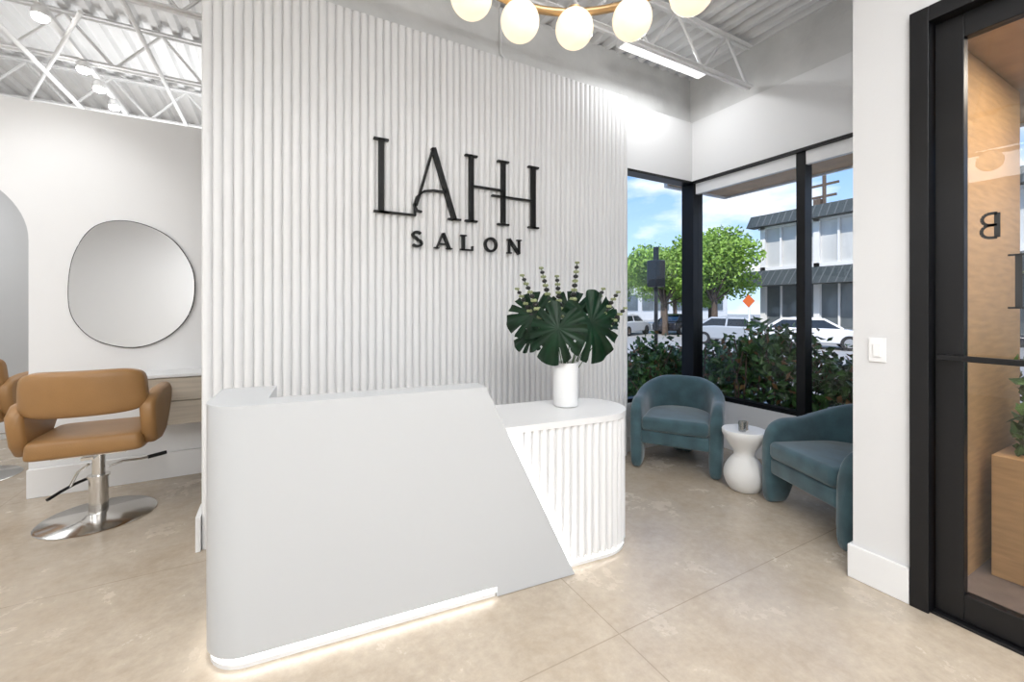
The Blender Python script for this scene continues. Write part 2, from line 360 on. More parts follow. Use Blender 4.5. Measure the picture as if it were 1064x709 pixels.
# ------------------------------------------------------------ reception desk (local s,t)
dk=empty('reception_desk',(-0.27,1.95,0),math.atan2(-0.0935,0.9956))
rc=0.16; arcN=14
HD=1.02
cols=[]
for t in (0.45,0.3,0.16): cols.append(((0,t),(0.22,max(t,0.14)),0.05,HD))
for i in range(1,arcN+1):
    a=math.pi+ (math.pi/2)*i/arcN
    cols.append(((rc+rc*math.cos(a),rc+rc*math.sin(a)),(0.22,0.14),0.05,HD))
cols.append(((0.22,0),(0.22,0.14),0.05,HD))
for s in (0.5,0.9,1.143): cols.append(((s,0),(s,0.14),0.05,HD))
cols.append(((1.20,0),(1.20,0.14),0.05,HD*(1.638-1.20)/(1.638-1.143)))
cols.append(((1.2002,0),(1.2002,0.14),0.004,HD*(1.638-1.2002)/(1.638-1.143)))
cols.append(((1.634,0),(1.634,0.14),0.004,0.010))
V=[];F=[]
for (o_,i_,b_,t_) in cols: V+=[(*o_,b_),(*o_,t_),(*i_,t_),(*i_,b_)]
for j in range(len(cols)-1):
    a=4*j;b=a+4
    for k in range(4): F.append((a+k,a+(k+1)%4,b+(k+1)%4,b+k))
F.append((0,1,2,3)); n=4*(len(cols)-1); F.append((n,n+1,n+2,n+3))
o=mobj('front_panel',V,F,M_desk,dk)
bm=bmesh.new(); bm.from_mesh(o.data); bmesh.ops.remove_doubles(bm,verts=bm.verts,dist=0.0001); bmesh.ops.recalc_face_normals(bm,faces=bm.faces); bm.to_mesh(o.data); bm.free()
o.data.polygons.foreach_set('use_smooth',[True]*len(o.data.polygons)); o.data.set_sharp_from_angle(angle=math.radians(30))
pl=[(0.03,0.44)]+[(0.03,0.16)]+[(rc+0.13*math.cos(math.pi+math.pi/2*i/8),rc+0.13*math.sin(math.pi+math.pi/2*i/8)) for i in range(1,9)]+[(1.19,0.03),(1.19,0.12),(0.2,0.12),(0.2,0.44)]
prism('plinth_led',pl,0.018,0.048,M_led,dk)
pl2=[(0.012,0.44)]+[(0.012,0.16)]+[(rc+0.148*math.cos(math.pi+math.pi/2*i/8),rc+0.148*math.sin(math.pi+math.pi/2*i/8)) for i in range(1,9)]+[(1.195,0.012),(1.195,0.12),(0.2,0.12),(0.2,0.44)]
prism('plinth_foot',pl2,0.0,0.018,M_desktop,dk)
cs,ct,cr=1.890,0.298,0.24
path=[(1.05,ct-cr)]
path+= [(1.05+(cs-1.05)*i/40,ct-cr) for i in range(1,41)]
path+= [(cs+cr*math.cos(-math.pi/2+math.pi*i/60),ct+cr*math.sin(-math.pi/2+math.pi*i/60)) for i in range(1,61)]
path+= [(cs-(cs-1.2)*i/30,ct+cr) for i in range(1,31)]
def resample(path,n):
    Ls=[0]
    for i in range(1,len(path)): Ls.append(Ls[-1]+math.dist(path[i],path[i-1]))
    T=Ls[-1]; out=[]; j=0
    for i in range(n+1):
        s=T*i/n
        while j<len(Ls)-2 and Ls[j+1]<s: j+=1
        f=(s-Ls[j])/(Ls[j+1]-Ls[j]); a=path[j];b=path[j+1]
        p=(a[0]+(b[0]-a[0])*f,a[1]+(b[1]-a[1])*f); t=Vector((b[0]-a[0],b[1]-a[1])).normalized()
        out.append((p,(t.y,-t.x)))
    return out,T
_,T=resample(path,10); nr=int(T/0.046); K=8
rs,_=resample(path,nr*K)
fl=[]
for i,(p,nn) in enumerate(rs):
    t=(i%K)/K; dd=0.023*math.sqrt(max(0,1-(2*t-1)**2))-0.023
    fl.append((p[0]+nn[0]*dd,p[1]+nn[1]*dd))
prism('fluted_counter',fl,0.035,0.762,M_flute,dk,smooth=55)
def off(p,nn,d_): return (p[0]+nn[0]*d_,p[1]+nn[1]*d_)
r2,_=resample(path,90)
prism('counter_plinth_led',[off(p,nn,-0.03) for p,nn in r2],0.018,0.034,M_led,dk)
prism('counter_plinth_foot',[off(p,nn,-0.006) for p,nn in r2],0.0,0.018,M_desktop,dk)
top=[(0.221,0.141),(1.20,0.141),(1.22,ct-cr-0.004)]+[off(p,nn,0.004) for p,nn in r2 if p[0]>1.23]+[(0.221,ct+cr)]
prism('worktop',top,0.763,0.797,M_desktop,dk,smooth=40)
dx,dz=1.638-1.143,-HD; ll=math.hypot(dx,dz); tx,tz=dx/ll,dz/ll; nx,nz=-tz,tx
def dpt(u_,o_): return (1.143+tx*u_+nx*o_,HD+tz*u_+nz*o_)
q=[dpt(0.28,0.001),dpt(ll-0.04,0.001),dpt(ll-0.04,0.007),dpt(0.28,0.007)]
prism('diagonal_led',q,0.022,0.055,M_led,dk,axis='y')
# ------------------------------------------------------------ monstera arrangement
va=empty('monstera_vase',(1.55,2.14,0.7985))
lathe('vase',[(0.066,0),(0.074,0.006),(0.077,0.08),(0.077,0.262),(0.073,0.268),(0.066,0.262),(0.064,0.05),(0.0005,0.05)],M_vase,va)
Rv=Vector((0.877,-0.48,0)); Bk=Vector((0.48,0.877,0)); Up=Vector((0,0,1))
def leaf(c,size,tip,nrm,seed):
    rnd=random.Random(seed); c=Vector(c); nrm=Vector(nrm).normalized(); tip=Vector(tip); tip=(tip-nrm*tip.dot(nrm)).normalized(); sd=nrm.cross(tip)
    N=288; RR=9; V=[];F=[]
    slits=[0.45+rnd.uniform(-.04,.04),0.86,1.27+rnd.uniform(-.05,.05),1.70,2.15]
    sl2=[0.42,0.82+rnd.uniform(-.04,.04),1.25,1.72+rnd.uniform(-.05,.05),2.2]
    V.append(tuple(c))
    for i in range(N):
        t=-math.pi+2*math.pi*i/N; at=abs(t)
        R=(0.88+0.24*max(0,math.cos(t))**3)*(1-0.85*math.exp(-((math.pi-at)/0.20)**2))
        for s_ in (slits if t>0 else sl2): R*=1-0.46*math.exp(-((at-s_)/0.052)**4)
        for j in range(1,RR+1):
            r=R*j/RR
            x=r*math.sin(t); y=r*math.cos(t)
            z=-0.30*x*x-0.32*max(0,y)**2+0.05*math.cos(at*14.8)*r*r+0.16*abs(x)
            V.append(tuple(c+(sd*x*0.98+tip*y+nrm*z)*size))
    for i in range(N):
        k=(i+1)%N; F.append((0,1+i*RR,1+k*RR))
        for j in range(RR-1): F.append((1+i*RR+j,1+i*RR+j+1,1+k*RR+j+1,1+k*RR+j))
    mobj('monstera_leaf',V,F,M_leafM,va,smooth=180)
    e=c-tip*size*0.12-nrm*0.01
    a=Vector((0,0,0.10)); m=(a+e)/2+Vector((0,0,0.05))-nrm*0.03
    pts=[(a*(1-u)**2+m*2*u*(1-u)+e*u*u) for u in [i/10 for i in range(11)]]
    tube('stem',pts,0.005,M_stem,va,6)
def lp(px,pz,b=0): return Rv*px+Up*pz+Bk*b
leaf(lp(-0.20,0.56,0.02),0.175,lp(-1,-0.25,0),lp(-0.3,0.25,-1),1)
leaf(lp(0.150,0.51,-0.03),0.235,lp(0.50,-1,0),lp(0.35,0.1,-1),2)
leaf(lp(-0.060,0.48,-0.11),0.195,lp(-0.35,-1,0),lp(-0.25,0.25,-1),3)
leaf(lp(0.03,0.56,0.06),0.18,lp(0.5,0.25,0),lp(0.1,0.25,-1),4)
leaf(lp(-0.20,0.43,0.08),0.125,lp(-1,-0.5,0),lp(-0.3,0.5,-1),5)
leaf(lp(0.24,0.56,0.10),0.13,lp(1,0.1,0),lp(0.2,0.5,-1),6)
Vs=[];Fs=[];Vw=[];Fw=[];Vb=[];Fb=[]
for (ex,ez,eb) in ((0.07,0.88,0.0),(-0.15,0.85,0.03),(-0.27,0.80,-0.02),(0.24,0.72,0.04),(-0.05,0.80,0.05),(0.33,0.70,0.03),(-0.30,0.72,0.04),(0.38,0.60,0.05)):
    a=Vector((0,0,0.10)); e=lp(ex,ez,eb); m=lp(ex*0.35,ez*0.55,eb)
    pts=[(a*(1-u)**2+m*2*u*(1-u)+e*u*u) for u in [i/28 for i in range(29)]]
    tube_data(pts,0.003,6,False,Vs,Fs)
    for i in range(18,29):
        p=pts[i]; sc=1.1-0.45*(i-18)/10
        if i%2==0:
            for k in range(4):
                an=k*math.pi/2+i; pp=p+Vector((math.cos(an),math.sin(an),0))*0.013*sc
                sphere_data(pp,0.0115*sc,Vw,Fw,8,6)
        else: sphere_data(p,0.021*sc,Vb,Fb,8,6,0.75)
mobj('berry_stems',Vs,Fs,M_stem,va,smooth=60); mobj('berries_pale',Vw,Fw,M_podw,va,smooth=180); mobj('berries_dark',Vb,Fb,M_podb,va,smooth=180)
# ------------------------------------------------------------ chandelier
cz=2.62
ch=empty('globe_chandelier',(0.832,1.00,cz)); R=0.53
tube('ring',[(R*math.cos(2*math.pi*i/72),R*math.sin(2*math.pi*i/72),0.035) for i in range(72)],0.017,M_brass,ch,12,True)
V=[];F=[];Vb=[];Fb=[]
for i in range(14):
    a=2*math.pi*(i+0.32)/14; p=((R)*math.cos(a),(R)*math.sin(a),-0.035)
    sphere_data(p,0.080,V,F,28,18)
    tube_data([(p[0],p[1],0.01),(p[0],p[1],0.05)],0.03,16,False,Vb,Fb)
mobj('globes',V,F,M_globe,ch,smooth=180); mobj('globe_caps',Vb,Fb,M_brass,ch,smooth=50)
V=[];F=[]
for k in range(3):
    a=2*math.pi*k/3+0.5; tube_data([(R*math.cos(a),R*math.sin(a),0.05),(0,0,0.95)],0.003,6,False,V,F)
tube_data([(0,0,0.93),(0,0,1.28)],0.008,8,False,V,F); tube_data([(0,0,1.24),(0,0,1.28)],0.07,24,False,V,F)
mobj('suspension',V,F,M_brass,ch,smooth=50)
# ------------------------------------------------------------ mirror
mr=empty('organic_wall_mirror',(0,4.458,0))
ctrl=[(-1.40,1.50),(-1.365,1.30),(-1.235,1.145),(-1.02,1.085),(-.83,1.15),(-.685,1.31),(-.63,1.52),(-.655,1.76),(-.80,1.985),(-1.04,2.088),(-1.25,2.03),(-1.37,1.80)]
def cr_closed(P,k=8):
    out=[];n=len(P)
    for i in range(n):
        p0,p1,p2,p3=[Vector(P[(i+j-1)%n]) for j in range(4)]
        for s in range(k):
            t=s/k; out.append(0.5*((2*p1)+(p2-p0)*t+(2*p0-5*p1+4*p2-p3)*t*t+(3*p1-p0-3*p2+p3)*t**3))
    return out
oc=cr_closed(ctrl)
prism('mirror_glass',[tuple(p) for p in oc],-0.018,0,M_mirror,mr,axis='y')
tube('mirror_frame',[(p.x,-0.012,p.y) for p in oc],0.006,M_black,mr,8,True)
fd=empty('floating_drawers')
box('carcass',(-0.92,4.17,0.49),(0.30,4.424,0.86),M_oak,fd,bevel=0.003)
boxes('drawer_fronts',[((-0.915,4.15,0.68),(-0.32,4.17,0.855)),((-0.915,4.15,0.495),(-0.32,4.17,0.672)),((-0.312,4.15,0.68),(0.295,4.17,0.855)),((-0.312,4.15,0.495),(0.295,4.17,0.672))],M_oak,fd,bevel=0.002)
box('top',(-0.94,4.14,0.862),(0.32,4.456,0.885),M_desktop,fd,bevel=0.003)
# ------------------------------------------------------------ styling chairs
def pad(name,cx,cy,cz_,hx,hy,hz,curve,lean,e,nx=4.5,nc=3.2):
    # rounded upholstered pad: superellipse outline in XZ, pillow section, bowed in Y
    V=[];F=[];N=30;K=20
    for i in range(N+1):
        ph=-math.pi/2+math.pi*i/N; u=math.sin(ph); f=(1-min(0.9999,abs(u))**nx)**(1/nx)
        fy=(1-min(0.9999,abs(u))**(nx*2.2))**(1/(nx*1.0))
        for k in range(K):
            an=2*math.pi*(k+0.5)/K; c_,s_=math.cos(an),math.sin(an)
            y=math.copysign(abs(c_)**(2/nc),c_)*hy*fy; z=math.copysign(abs(s_)**(2/nc),s_)*hz*f
            w=(z/hz+1)/2
            V.append((cx+u*hx*(1.03-0.05*w),cy+y+curve*u*u-lean*w,cz_+z))
    for i in range(N):
        for k in range(K):
            l=(k+1)%K; F.append((i*K+k,i*K+l,(i+1)*K+l,(i+1)*K+k))
    F.append(tuple(range(K))); F.append(tuple(N*K+k for k in range(K)))
    return mobj(name,V,F,M_tan,e,smooth=180)
def styling_chair(x,y,rz=0):
    e=empty('salon_styling_chair',(x,y,0),rz)
    pad('seat',0,0.01,0.537,0.275,0.27,0.066,0,0,e,nx=9,nc=6)
    pad('back',0,-0.275,0.875,0.295,0.055,0.142,0.09,0.035,e,nx=5.5,nc=4)
    for sx in (-1,1):
        pr=[(-0.25,0.665),(-0.27,0.76),(-0.20,0.825),(0.0,0.845),(0.22,0.845),(0.285,0.80),(0.27,0.72),(0.20,0.62),(0.10,0.515),(-0.02,0.485),(-0.16,0.50),(-0.22,0.57)]
        x0,x1=(0.262,0.345) if sx>0 else (-0.345,-0.262)
        o=prism('arm',pr,x0,x1,M_tan,e,axis='x'); o.data.polygons.foreach_set('use_smooth',[True]*len(o.data.polygons))
        bv=o.modifiers.new('b','BEVEL'); bv.width=0.032; bv.segments=6; bv.limit_method='ANGLE'; bv.angle_limit=math.radians(60)
    boxes('underframe',[((-0.18,-0.16,0.455),(0.18,0.16,0.474)),((-0.03,-0.20,0.44),(0.03,0.20,0.456))],M_chrome,e)
    lathe('base_disc',[(0.30,0),(0.302,0.008),(0.29,0.016),(0.10,0.028),(0.07,0.04),(0.055,0.042)],M_chrome,e,seg=64)
    lathe('column',[(0.05,0.03),(0.05,0.27),(0.058,0.272),(0.058,0.285),(0.034,0.287),(0.034,0.455)],M_chrome,e,seg=32)
    tube('pump_lever',[(0.05,0,0.33),(0.12,0.03,0.345),(0.20,0.08,0.33),(0.26,0.11,0.33)],0.007,M_chrome,e)
    tube('pump_pedal',[(0.235,0.10,0.33),(0.33,0.15,0.335)],0.013,M_black,e)
    tube('footrest_stem',[(-0.05,0.0,0.36),(-0.12,0.06,0.30),(-0.17,0.10,0.20)],0.009,M_chrome,e)
    tube('footrest_bar',[(-0.24,-0.02,0.17),(-0.20,0.05,0.19),(-0.16,0.14,0.20),(-0.10,0.22,0.21)],0.010,M_black,e)
    return e
styling_chair(-1.06,3.83)
styling_chair(-2.22,5.15)
# ------------------------------------------------------------ armchairs
def armchair(x,y,rz):
    e=empty('barrel_armchair',(x,y,0),rz)
    hw=0.315; T=0.055; yf=-0.33; yb=0.03
    path=[];n1=9;n2=26
    for i in range(n1): path.append((-hw,yf+(yb-yf)*i/n1))
    for i in range(n2+1):
        a=math.pi-math.pi*i/n2; path.append((hw*math.cos(a),yb+hw*math.sin(a)))
    for i in range(1,n1+1): path.append((hw,yb-(yb-yf)*i/n1))
    Ls=[0]
    for i in range(1,len(path)): Ls.append(Ls[-1]+math.dist(path[i],path[i-1]))
    tot=Ls[-1]
    def sm(a,b,t): t=max(0,min(1,(t-a)/(b-a))); return t*t*(3-2*t)
    V=[];F=[];K=16
    for i,p in enumerate(path):
        a=path[max(i-1,0)];b=path[min(i+1,len(path)-1)]; t=Vector((b[0]-a[0],b[1]-a[1])).normalized(); nn=Vector((-t.y,t.x))
        dF=min(Ls[i],tot-Ls[i]); 
        back=sm(0.25,0.75,dF)
        ztop=0.60+0.14*back; 
        if dF<0.18: ztop-= 0.18-math.sqrt(max(0,0.18**2-(0.18-dF)**2))
        leg=1-sm(0.15,0.24,dF); rear=sm(tot/2-0.16,tot/2-0.10,dF)
        zb_=0.24*(1-leg)*(1-rear)
        endf=1.0 if dF>0.03 else 0.72+0.28*(dF/0.03)
        h=ztop-zb_; cz_=(ztop+zb_)/2
        for k in range(K):
            an=2*math.pi*(k+0.5)/K; c_,s_=math.cos(an),math.sin(an)
            u=math.copysign(abs(c_)**0.55,c_)*T*endf*(1.0); 
            v=math.copysign(abs(s_)**0.4,s_)
            zz=cz_+v*h/2
            fl_=0.02*sm(0.3,0.75,zz)
            V.append((p[0]+nn.x*(u+fl_),p[1]+nn.y*(u+fl_),zz))
    n=len(path)
    for i in range(n-1):
        for k in range(K):
            l=(k+1)%K; F.append((i*K+k,i*K+l,(i+1)*K+l,(i+1)*K+k))
    F.append(tuple(range(K))); F.append(tuple((n-1)*K+k for k in range(K)))
    o=mobj('shell',V,F,M_teal,e,smooth=180,sub=1)
    def D(hw_,yf_,z0,z1,nm,m,bev):
        pts=[(-hw_,yf_)]+[(hw_*math.cos(math.pi-math.pi*i/20),0.03+hw_*math.sin(math.pi-math.pi*i/20)) for i in range(21)]+[(hw_,yf_)]
        o=prism(nm,pts,z0,z1,m,e); o.data.polygons.foreach_set('use_smooth',[True]*len(o.data.polygons))
        bv=o.modifiers.new('b','BEVEL'); bv.width=bev; bv.segments=5; bv.limit_method='ANGLE'; bv.angle_limit=math.radians(40)
    D(0.268,-0.335,0.335,0.455,'seat_cushion',M_teal,0.035)
    D(0.275,-0.315,0.22,0.333,'seat_base',M_teal,0.02)
    return e
armchair(3.18,2.66,math.radians(-56.8))
armchair(3.25,1.40,math.radians(-113))
st_=empty('hourglass_side_table',(3.15,2.02,0))
prof=[(0.085,0),(0.098,0.004)]+[(0.055+0.09*math.sin(math.pi*(0.16+0.80*i/16))**0.8,0.008+0.255*i/16) for i in range(17)]
prof+=[(0.075,0.30),(0.105,0.345),(0.14,0.395),(0.155,0.43),(0.157,0.455),(0.152,0.462)]
lathe('body',prof,M_stone,st_,smooth=50)
cd=empty('candle_jar',(3.14,2.02,0.4625)); lathe('jar',[(0.03,0),(0.033,0.003),(0.033,0.06),(0.030,0.062)],M_candle,cd,seg=24); 
cd2=empty('small_glass',(3.08,1.99,0.4625)); lathe('tumbler',[(0.022,0),(0.026,0.003),(0.028,0.075),(0.026,0.075),(0.023,0.006),(0.001,0.006)],glassmat('tumbler_glass',0.25,(0.85,0.87,0.87)),cd2,seg=24)
# ------------------------------------------------------------ EXTERIOR
boxes('ground_patio',[((4.0,-14,-0.14),(7.5,20,-0.04)),((2.78,-14,-0.14),(4.0,0.86,-0.04)),((3.0,3.3,-0.14),(4.0,20,-0.04))],M_walk)
box('ground_street',(-60,-90,-0.62),(120,140,-0.5),M_asph)
box('ground_far_sidewalk',(27.5,-60,-0.499),(31,60,-0.36),M_walk)
boxes('ground_pavers',[((2.80,-2.0,-0.039),(4.6,0.82,-0.02))],M_paver)
ec=empty('exterior_canopy')
boxes('canopy_soffit',[((4.05,-2.2,2.86),(5.15,3.55,3.15))],M_wood,ec)
boxes('canopy_fascia',[((5.15,-2.25,2.84),(5.19,3.60,3.3)),((4.05,3.55,2.84),(5.15,3.60,3.3))],M_bldg,ec)
boxes('wood_portal',[((2.79,0.815,-0.02),(4.10,0.865,2.76)),((4.055,0.866,-0.02),(4.10,1.0,2.76)),((2.79,-1.2,2.765),(4.04,0.865,2.86))],M_wood)
pb=empty('wood_planter')
boxes('planter_box',[((3.32,0.22,-0.019),(3.95,0.76,0.62))],M_wood,pb,bevel=0.004)
def leaves(name,fn,count,size,m,parent=None,seed=1):
    rnd=random.Random(seed); V=[];F=[]
    for i in range(count):
        c=Vector(fn(rnd)); a=Vector((rnd.gauss(0,1),rnd.gauss(0,1),rnd.gauss(0,1))).normalized(); b=a.orthogonal().normalized()
        b=(Matrix.Rotation(rnd.uniform(0,6.28),3,a)@b); s=size*rnd.uniform(0.6,1.2); k=a.cross(b)*0.3*s; n=len(V)
        V+=[tuple(c-a*s/2),tuple(c+b*s*0.28+k*0.3),tuple(c+a*s/2),tuple(c-b*s*0.28+k*0.3)]
        F+=[(n,n+1,n+2),(n,n+2,n+3)]
    me=bpy.data.meshes.new(name); me.from_pydata(V,[],F); me.materials.append(m); o=bpy.data.objects.new(name,me); C.objects.link(o)
    if parent: o.parent=parent
    return o
leaves('planter_foliage',lambda r:(r.uniform(3.40,3.9),r.uniform(0.25,0.70),0.62+abs(r.gauss(0,0.22))),1200,0.10,M_hedge,pb,11)
def hedge(name,x0,x1,y0,y1,hfun,count,seed):
    e=empty(name)
    V=[];F=[];rnd=random.Random(seed)
    for i in range(int(count/70)):
        x=rnd.uniform(x0,x1);y=rnd.uniform(y0,y1);h=hfun(x,y)*rnd.uniform(0.8,1.05)
        tube_data([(x,y,-0.04),(x+rnd.uniform(-.1,.1),y+rnd.uniform(-.1,.1),h*0.6),(x+rnd.uniform(-.15,.15),y+rnd.uniform(-.15,.15),h)],0.008,5,False,V,F)
    mobj('branches',V,F,M_bark,e)
    def fn(r):
        x=r.uniform(x0,x1);y=r.uniform(y0,y1); return (x,y,hfun(x,y)*(r.random()**0.6)+r.gauss(0,0.07))
    leaves('foliage',fn,count,0.10,M_hedge,e,seed); leaves('foliage_young',fn,count//6,0.085,M_hedge2,e,seed+50)
hedge('hedge_shrub',4.25,4.95,0.95,3.4,lambda x,y:0.98+0.16*math.sin(y*5.3)+0.10*math.sin(y*13+x*7),6000,3)
hedge('hedge_shrub',3.7,5.3,3.75,4.4,lambda x,y:0.74+0.15*math.sin(x*6)+0.1*math.sin(x*15),4000,4)
hedge('hedge_shrub',4.6,5.6,-0.8,0.7,lambda x,y:1.1+0.15*math.sin(y*6),2500,5)
def tree(x,y,h,r,seed):
    e=empty('street_tree',(x,y,-0.5)); rnd=random.Random(seed); V=[];F=[]
    tube_data([(0,0,0),(0.1,0.1,h*0.3),(0,0.2,h*0.6)],[0.22,0.17,0.1],8,False,V,F)
    cl=[]
    for i in range(11):
        a=rnd.uniform(0,6.28);q=rnd.uniform(0.1,0.75)*r; c=(q*math.cos(a),q*math.sin(a),h*rnd.uniform(0.42,0.84)); cl.append((c,r*rnd.uniform(0.4,0.6)))
        tube_data([(0,0.1,h*0.3),(c[0]*0.5,c[1]*0.5,c[2]*0.8),c],[0.08,0.05,0.02],6,False,V,F)
    mobj('trunk',V,F,M_bark,e,smooth=60)
    def fn(rr):
        c,q=cl[rr.randrange(len(cl))]; d=Vector((rr.gauss(0,1),rr.gauss(0,1),rr.gauss(0,1))).normalized()*q*(rr.random()**0.4)
        return (c[0]+d.x,c[1]+d.y,c[2]+d.z*0.8)
    leaves('crown',fn,9000,0.30,M_tree,e,seed)
tree(24.4,17.6,7.6,3.1,1); tree(23.5,20.8,7.0,2.8,2); tree(24,27,6.5,3,3); tree(33,28,7,3.5,4); tree(20,27,4.6,2.2,5); tree(30,38,8,4,7); tree(38,34,9,4,8); tree(28,20.5,6.5,2.6,9)
bd=empty('commercial_building')
X0=31.0; ya,yb_=-22.0,18.8
box('body',(X0+0.3,ya,-0.36),(X0+12,yb_,7.9),M_bldg,bd)
fr=[];gl2=[];gd=[]
y=yb_-0.5
while y>ya+3.5:
    gl2.append(((X0+0.22,y-3.2,4.3),(X0+0.29,y,7.1)))
    for k in range(3): fr.append(((X0+0.05,y-3.2+k*1.07-0.06,4.2),(X0+0.2,y-3.2+k*1.07+0.06,7.2)))
    gd.append(((X0+0.22,y-3.2,0.1),(X0+0.29,y,3.2)))
    fr.append(((X0+0.0,y,-0.3),(X0+0.29,y+0.35,7.3)))
    for k in range(4): fr.append(((X0+0.1,y-3.2+k*1.07-0.05,-0.2),(X0+0.21,y-3.2+k*1.07+0.05,3.2)))
    y-=3.55
fr.append(((X0,ya,7.1),(X0+0.29,yb_,7.4))); fr.append(((X0,ya,4.0),(X0+0.29,yb_,4.35)))
boxes('upper_windows',gl2,M_bglass2,bd); boxes('shop_windows',gd,M_bglass,bd); boxes('mullions',fr,M_bldg,bd)
prism('roof_awning',[(X0-0.7,7.25),(X0+0.3,7.25),(X0+0.3,8.15),(X0-0.1,8.15)],ya-0.3,yb_+0.5,M_awn,bd,axis='y')
prism('mid_awning',[(X0-1.6,2.95),(X0+0.3,2.95),(X0+0.3,4.05),(X0-0.6,4.05)],ya-0.3,yb_+0.8,M_awn,bd,axis='y')
V=[];F=[]
y=ya
while y<yb_:
    for q4 in ([(X0-0.72,7.26),(X0-0.12,8.16),(X0-0.06,8.16),(X0-0.66,7.26)],[(X0-1.62,2.96),(X0-0.62,4.06),(X0-0.56,4.06),(X0-1.56,2.96)]):
        n=len(V)
        for yy in (y,y+0.06): V+=[(p[0],yy,p[1]) for p in q4]
        F+=[tuple(n+i for i in t2) for t2 in BF]
    y+=0.45
mobj('awning_seams',V,F,mat('awning_seam',(0.10,0.11,0.11),0.6),bd)
b2=empty('distant_building'); box('body',(20,48,-0.5),(70,60,5.0),M_bldg,b2)
b2w=[]; 
for k in range(14): b2w.append(((22+k*3.4,47.9,1),(24.4+k*3.4,48.0,3.4)))
boxes('windows',b2w,M_bglass,b2)
def car(x,y,rz,m,s=1.0):
    e=empty('parked_car',(x,y,-0.5),rz); e.scale=(s,s,s)
    body=[(-2.25,0.30),(-2.28,0.62),(-2.15,0.86),(-1.5,0.95),(-0.9,0.99),(1.0,0.96),(1.75,0.86),(2.2,0.68),(2.28,0.45),(2.22,0.28)]
    o=prism('body',body,-0.9,0.9,m,e,axis='y',bevel=0.08)
    gh=[(-1.75,0.93),(-1.05,1.38),(-0.6,1.45),(0.15,1.44),(0.55,1.34),(1.25,0.95)]
    V=[(p[0],-0.80+0.17*(p[1]-0.9)/0.5,p[1]) for p in gh]+[(p[0],0.80-0.17*(p[1]-0.9)/0.5,p[1]) for p in gh]; n=len(gh)
    F=[tuple(range(n)),tuple(range(n,2*n))]+[(i,(i+1)%n,n+(i+1)%n,n+i) for i in range(n)]
    mobj('greenhouse',V,F,M_carglass,e,bevel=0.03)
    rf=[(-1.15,1.37),(-0.6,1.465),(0.15,1.455),(0.62,1.34),(0.5,1.34),(0.1,1.41),(-0.6,1.42),(-1.05,1.36)]
    prism('roof',rf,-0.62,0.62,m,e,axis='y')
    pil=[]
    for yy in (-0.74,0.74):
        for (a,b) in (((-1.72,0.95),(-1.1,1.38)),((-0.35,0.95),(-0.32,1.43)),((1.2,0.95),(0.55,1.36)),((-1.1,1.39),(0.55,1.38))):
            tt=Vector(b)-Vector(a); nrm=Vector((-tt.y,tt.x)).normalized()*0.04
            q=[Vector(a)+nrm,Vector(b)+nrm,Vector(b)-nrm,Vector(a)-nrm]; pil.append((q,yy))
    V=[];F=[]
    for q,yy in pil:
        n=len(V)
        for o2 in (-0.03,0.03):
            for p in q: V.append((p.x,(abs(yy)+0.05-0.17*(p.y-0.9)/0.5+o2)*(1 if yy>0 else -1),p.y))
        F+=[tuple(n+i for i in t2) for t2 in BF]
    mobj('pillars',V,F,m,e)
    for wx in (-1.4,1.4):
        for wy in (-0.82,0.82):
            V=[];F=[]; tube_data([(wx,wy-0.11,0.33),(wx,wy+0.11,0.33)],0.33,24,False,V,F); mobj('wheel',V,F,M_tyre,e,smooth=40)
            V=[];F=[]; tube_data([(wx,wy-0.12,0.33),(wx,wy+0.12,0.33)],0.2,16,False,V,F); mobj('hub',V,F,M_chrome,e,smooth=40)
car(20.8,13.7,math.radians(-70),M_carsil); car(22.0,10.9,math.radians(-60),M_carwht)
car(21.5,22.5,math.radians(20),M_carwht); car(26,21.6,math.radians(10),M_carblk); car(23,6,math.radians(-75),M_carblk); car(24,-3,math.radians(-80),M_carsil)
ps=empty('pedestrian_signal_pole',(8.7,8.0,-0.5))
tube('pole',[(0,0,0),(0,0,3.0)],0.05,M_black,ps); box('signal_head',(-0.17,-0.17,2.45),(0.17,0.17,3.15),M_black,ps,bevel=0.03); box('signal_cap',(-0.05,-0.05,3.15),(0.05,0.05,3.5),M_black,ps)
sn=empty('warning_sign',(14.0,8.8,-0.5)); tube('post',[(0,0,0),(0,0,2.1)],0.03,M_steel,sn)
mobj('panel',[(-0.04,0,2.35),(-0.04,0.22,2.13),(-0.04,0,1.91),(-0.04,-0.22,2.13),(-0.03,0,2.35),(-0.03,0.22,2.13),(-0.03,0,1.91),(-0.03,-0.22,2.13)],BF,M_orange,sn)
up_=empty('utility_pole',(45,21,-0.5)); tube('pole',[(0,0,0),(0,0,14.6)],0.16,M_bark,up_); boxes('crossarms',[((-0.1,-1.2,13.4),(0.1,1.2,13.6)),((-0.1,-1.0,12.3),(0.1,1.0,12.5)),((-0.3,0.2,11.0),(0.3,0.8,12.2))],M_bark,up_)
